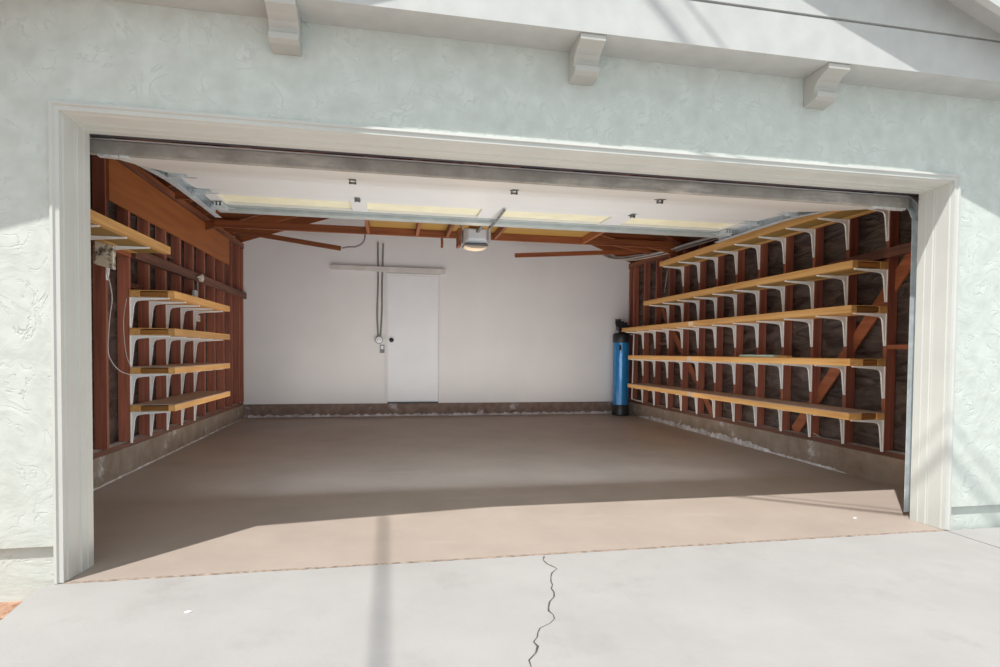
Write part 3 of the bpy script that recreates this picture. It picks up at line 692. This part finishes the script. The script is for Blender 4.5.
# ------------------------------------------------------------------ cables on the right
cols = ['cable_w', 'cable_g', 'cable_b', 'cable_w', 'cable_g', 'cable_o', 'cable_g', 'cable_w']
for i, c in enumerate(cols):
    dx = (i % 4) * .026 - .04; dz = (i // 4) * .022 - .01 + random.uniform(-.008, .008)
    pts = []
    for (x, y, z) in [(5.38, 2.75, 2.48), (5.36, 3.4, 2.512), (5.34, 4.1, 2.535), (5.32, 4.8, 2.55), (5.30, 5.5, 2.60), (5.26, 5.95, 2.645), (5.16, 6.2, 2.69), (5.05, 6.33, 2.76)]:
        pts.append((x + dx + random.uniform(-.014, .014), y, z + dz + random.uniform(-.012, .012)))
    lab = {'cable_w': 'pale cable in the sagging bundle along the top of the right wall', 'cable_g': 'grey cable in the sagging bundle along the top of the right wall',
           'cable_b': 'black cable in the sagging bundle along the top of the right wall', 'cable_o': 'tan cable in the sagging bundle along the top of the right wall'}[c]
    tube_thing('electrical_cable', pts, .009, c, lab, 'cable', 'cables bundled along the right wall top')
tube_thing('loose_wire', [(5.44, 4.86, 2.29), (5.44, 4.95, 1.98)], .004, 'cable_w', 'thin white wire hanging from the highest right shelf end', 'wire', None, smooth=False)
tube_thing('loose_wire', [(5.50, 2.02, .45), (5.515, 2.02, .38), (5.52, 1.98, .33), (5.51, 1.86, .30)], .004, 'cable_w', 'short white wire curling over the sill under the lowest right shelf', 'wire')

# overhead service cables (their shadows fall on the driveway and gable)
kx, sz = .90, 2.27
def aerial(p, a, h, rad, label):   # cable in direction (a, 1, 0) whose shadow passes through p
    t = (h - p[2]) / sz; x, y = p[0] - kx * t, p[1] - t
    o = MB().tube([(x + a * k, y + k, h) for k in (-9, 0, 9)], rad).build('overhead_cable', M['cable_b'], None, origin=(x, y, h)); tag(o, label, 'cable', 'overhead service cables')
aerial((1.412, 0, 0), 0.0, 8.0, .017, 'black overhead cable running straight over the garage ridge from the street')
aerial((2.86, -.206, 2.75), -1.37, 7.0, .020, 'thicker of two black overhead cables crossing the house diagonally')
aerial((3.07, -.206, 2.75), -1.37, 6.0, .008, 'thinner of two black overhead cables crossing the house diagonally')

# small chips on the ground
for i, (x, y, z, lab) in enumerate([(4.46, .30, .003, 'tiny white chip on the sunlit floor near the right jamb'), (.62, -.42, -.001, 'tiny pale chip on the driveway at lower left')]):
    m = MB().prism([(x, y), (x + .018, y - .006), (x + .03, y + .004), (x + .01, y + .012)], z, z + .004, 'Z'); o = m.build('paint_chip', M['door_white'], None, origin=(x, y, z)); tag(o, lab, 'chip')

# ------------------------------------------------------------------ light
sun = bpy.data.lights.new('sun', 'SUN'); sun.energy = 4.8; sun.angle = math.radians(.55); sun.color = (1.0, .98, .945)
so = bpy.data.objects.new('sun', sun); COL.objects.link(so); so.rotation_euler = Vector((-kx, -1, sz)).to_track_quat('Z', 'Y').to_euler()
def pt(loc, e, r, c, name='opener_fill'):
    l = bpy.data.lights.new(name, 'POINT'); l.energy = e; l.shadow_soft_size = r; l.color = c
    o = bpy.data.objects.new(name, l); COL.objects.link(o); o.location = loc
def area(loc, d, e, sx, sy_, c):  # unseen area lights added to imitate sunlight bouncing off the slab
    l = bpy.data.lights.new('bounce_fill', 'AREA'); l.shape = 'RECTANGLE'; l.size = sx; l.size_y = sy_; l.energy = e; l.color = c
    o = bpy.data.objects.new('bounce_fill', l); COL.objects.link(o); o.location = loc; o.rotation_euler = (-Vector(d)).to_track_quat('Z', 'Y').to_euler()
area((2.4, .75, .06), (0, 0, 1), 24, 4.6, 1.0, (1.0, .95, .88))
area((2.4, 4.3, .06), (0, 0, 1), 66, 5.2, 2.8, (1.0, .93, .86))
area((2.4, 1.25, .75), (0, .97, .24), 38, 4.0, .7, (.72, .86, 1.0))  # added cool fill to brighten the lower back wall
pt((2.42, 3.66, 2.10), 2.0, .08, (1.0, .85, .6))  # added fill light below the opener, standing in for bounced sunlight
w = bpy.data.worlds.new('sky'); SC.world = w; w.use_nodes = True
bg = w.node_tree.nodes['Background']; bg.inputs['Color'].default_value = (.84, .94, 1.0, 1); bg.inputs['Strength'].default_value = 1.03

# ------------------------------------------------------------------ camera
cam = bpy.data.cameras.new('camera'); co = bpy.data.objects.new('camera', cam); COL.objects.link(co); SC.camera = co
cam.sensor_fit = 'HORIZONTAL'; cam.sensor_width = 36; cam.lens = 571.7 * 36 / 1000; cam.shift_y = 34.57 / 1000; cam.clip_start = .05
yaw, pitch, roll = .191, -.027, .009
cy, sy, cp, sp = math.cos(yaw), math.sin(yaw), math.cos(pitch), math.sin(pitch)
f = Vector((sy * cp, cy * cp, sp)); r = Vector((cy, -sy, 0)); u = r.cross(f)
r2 = r * math.cos(roll) + u * math.sin(roll); u2 = -r * math.sin(roll) + u * math.cos(roll)
mt = Matrix((r2, u2, -f)).transposed().to_4x4(); mt.translation = Vector((1.444, -2.94, 1.078)); co.matrix_world = mt

SC.view_settings.view_transform = 'Standard'; SC.view_settings.look = 'None'; SC.view_settings.exposure = 0; SC.view_settings.gamma = 1
SC.cycles.max_bounces = 8; SC.cycles.diffuse_bounces = 5
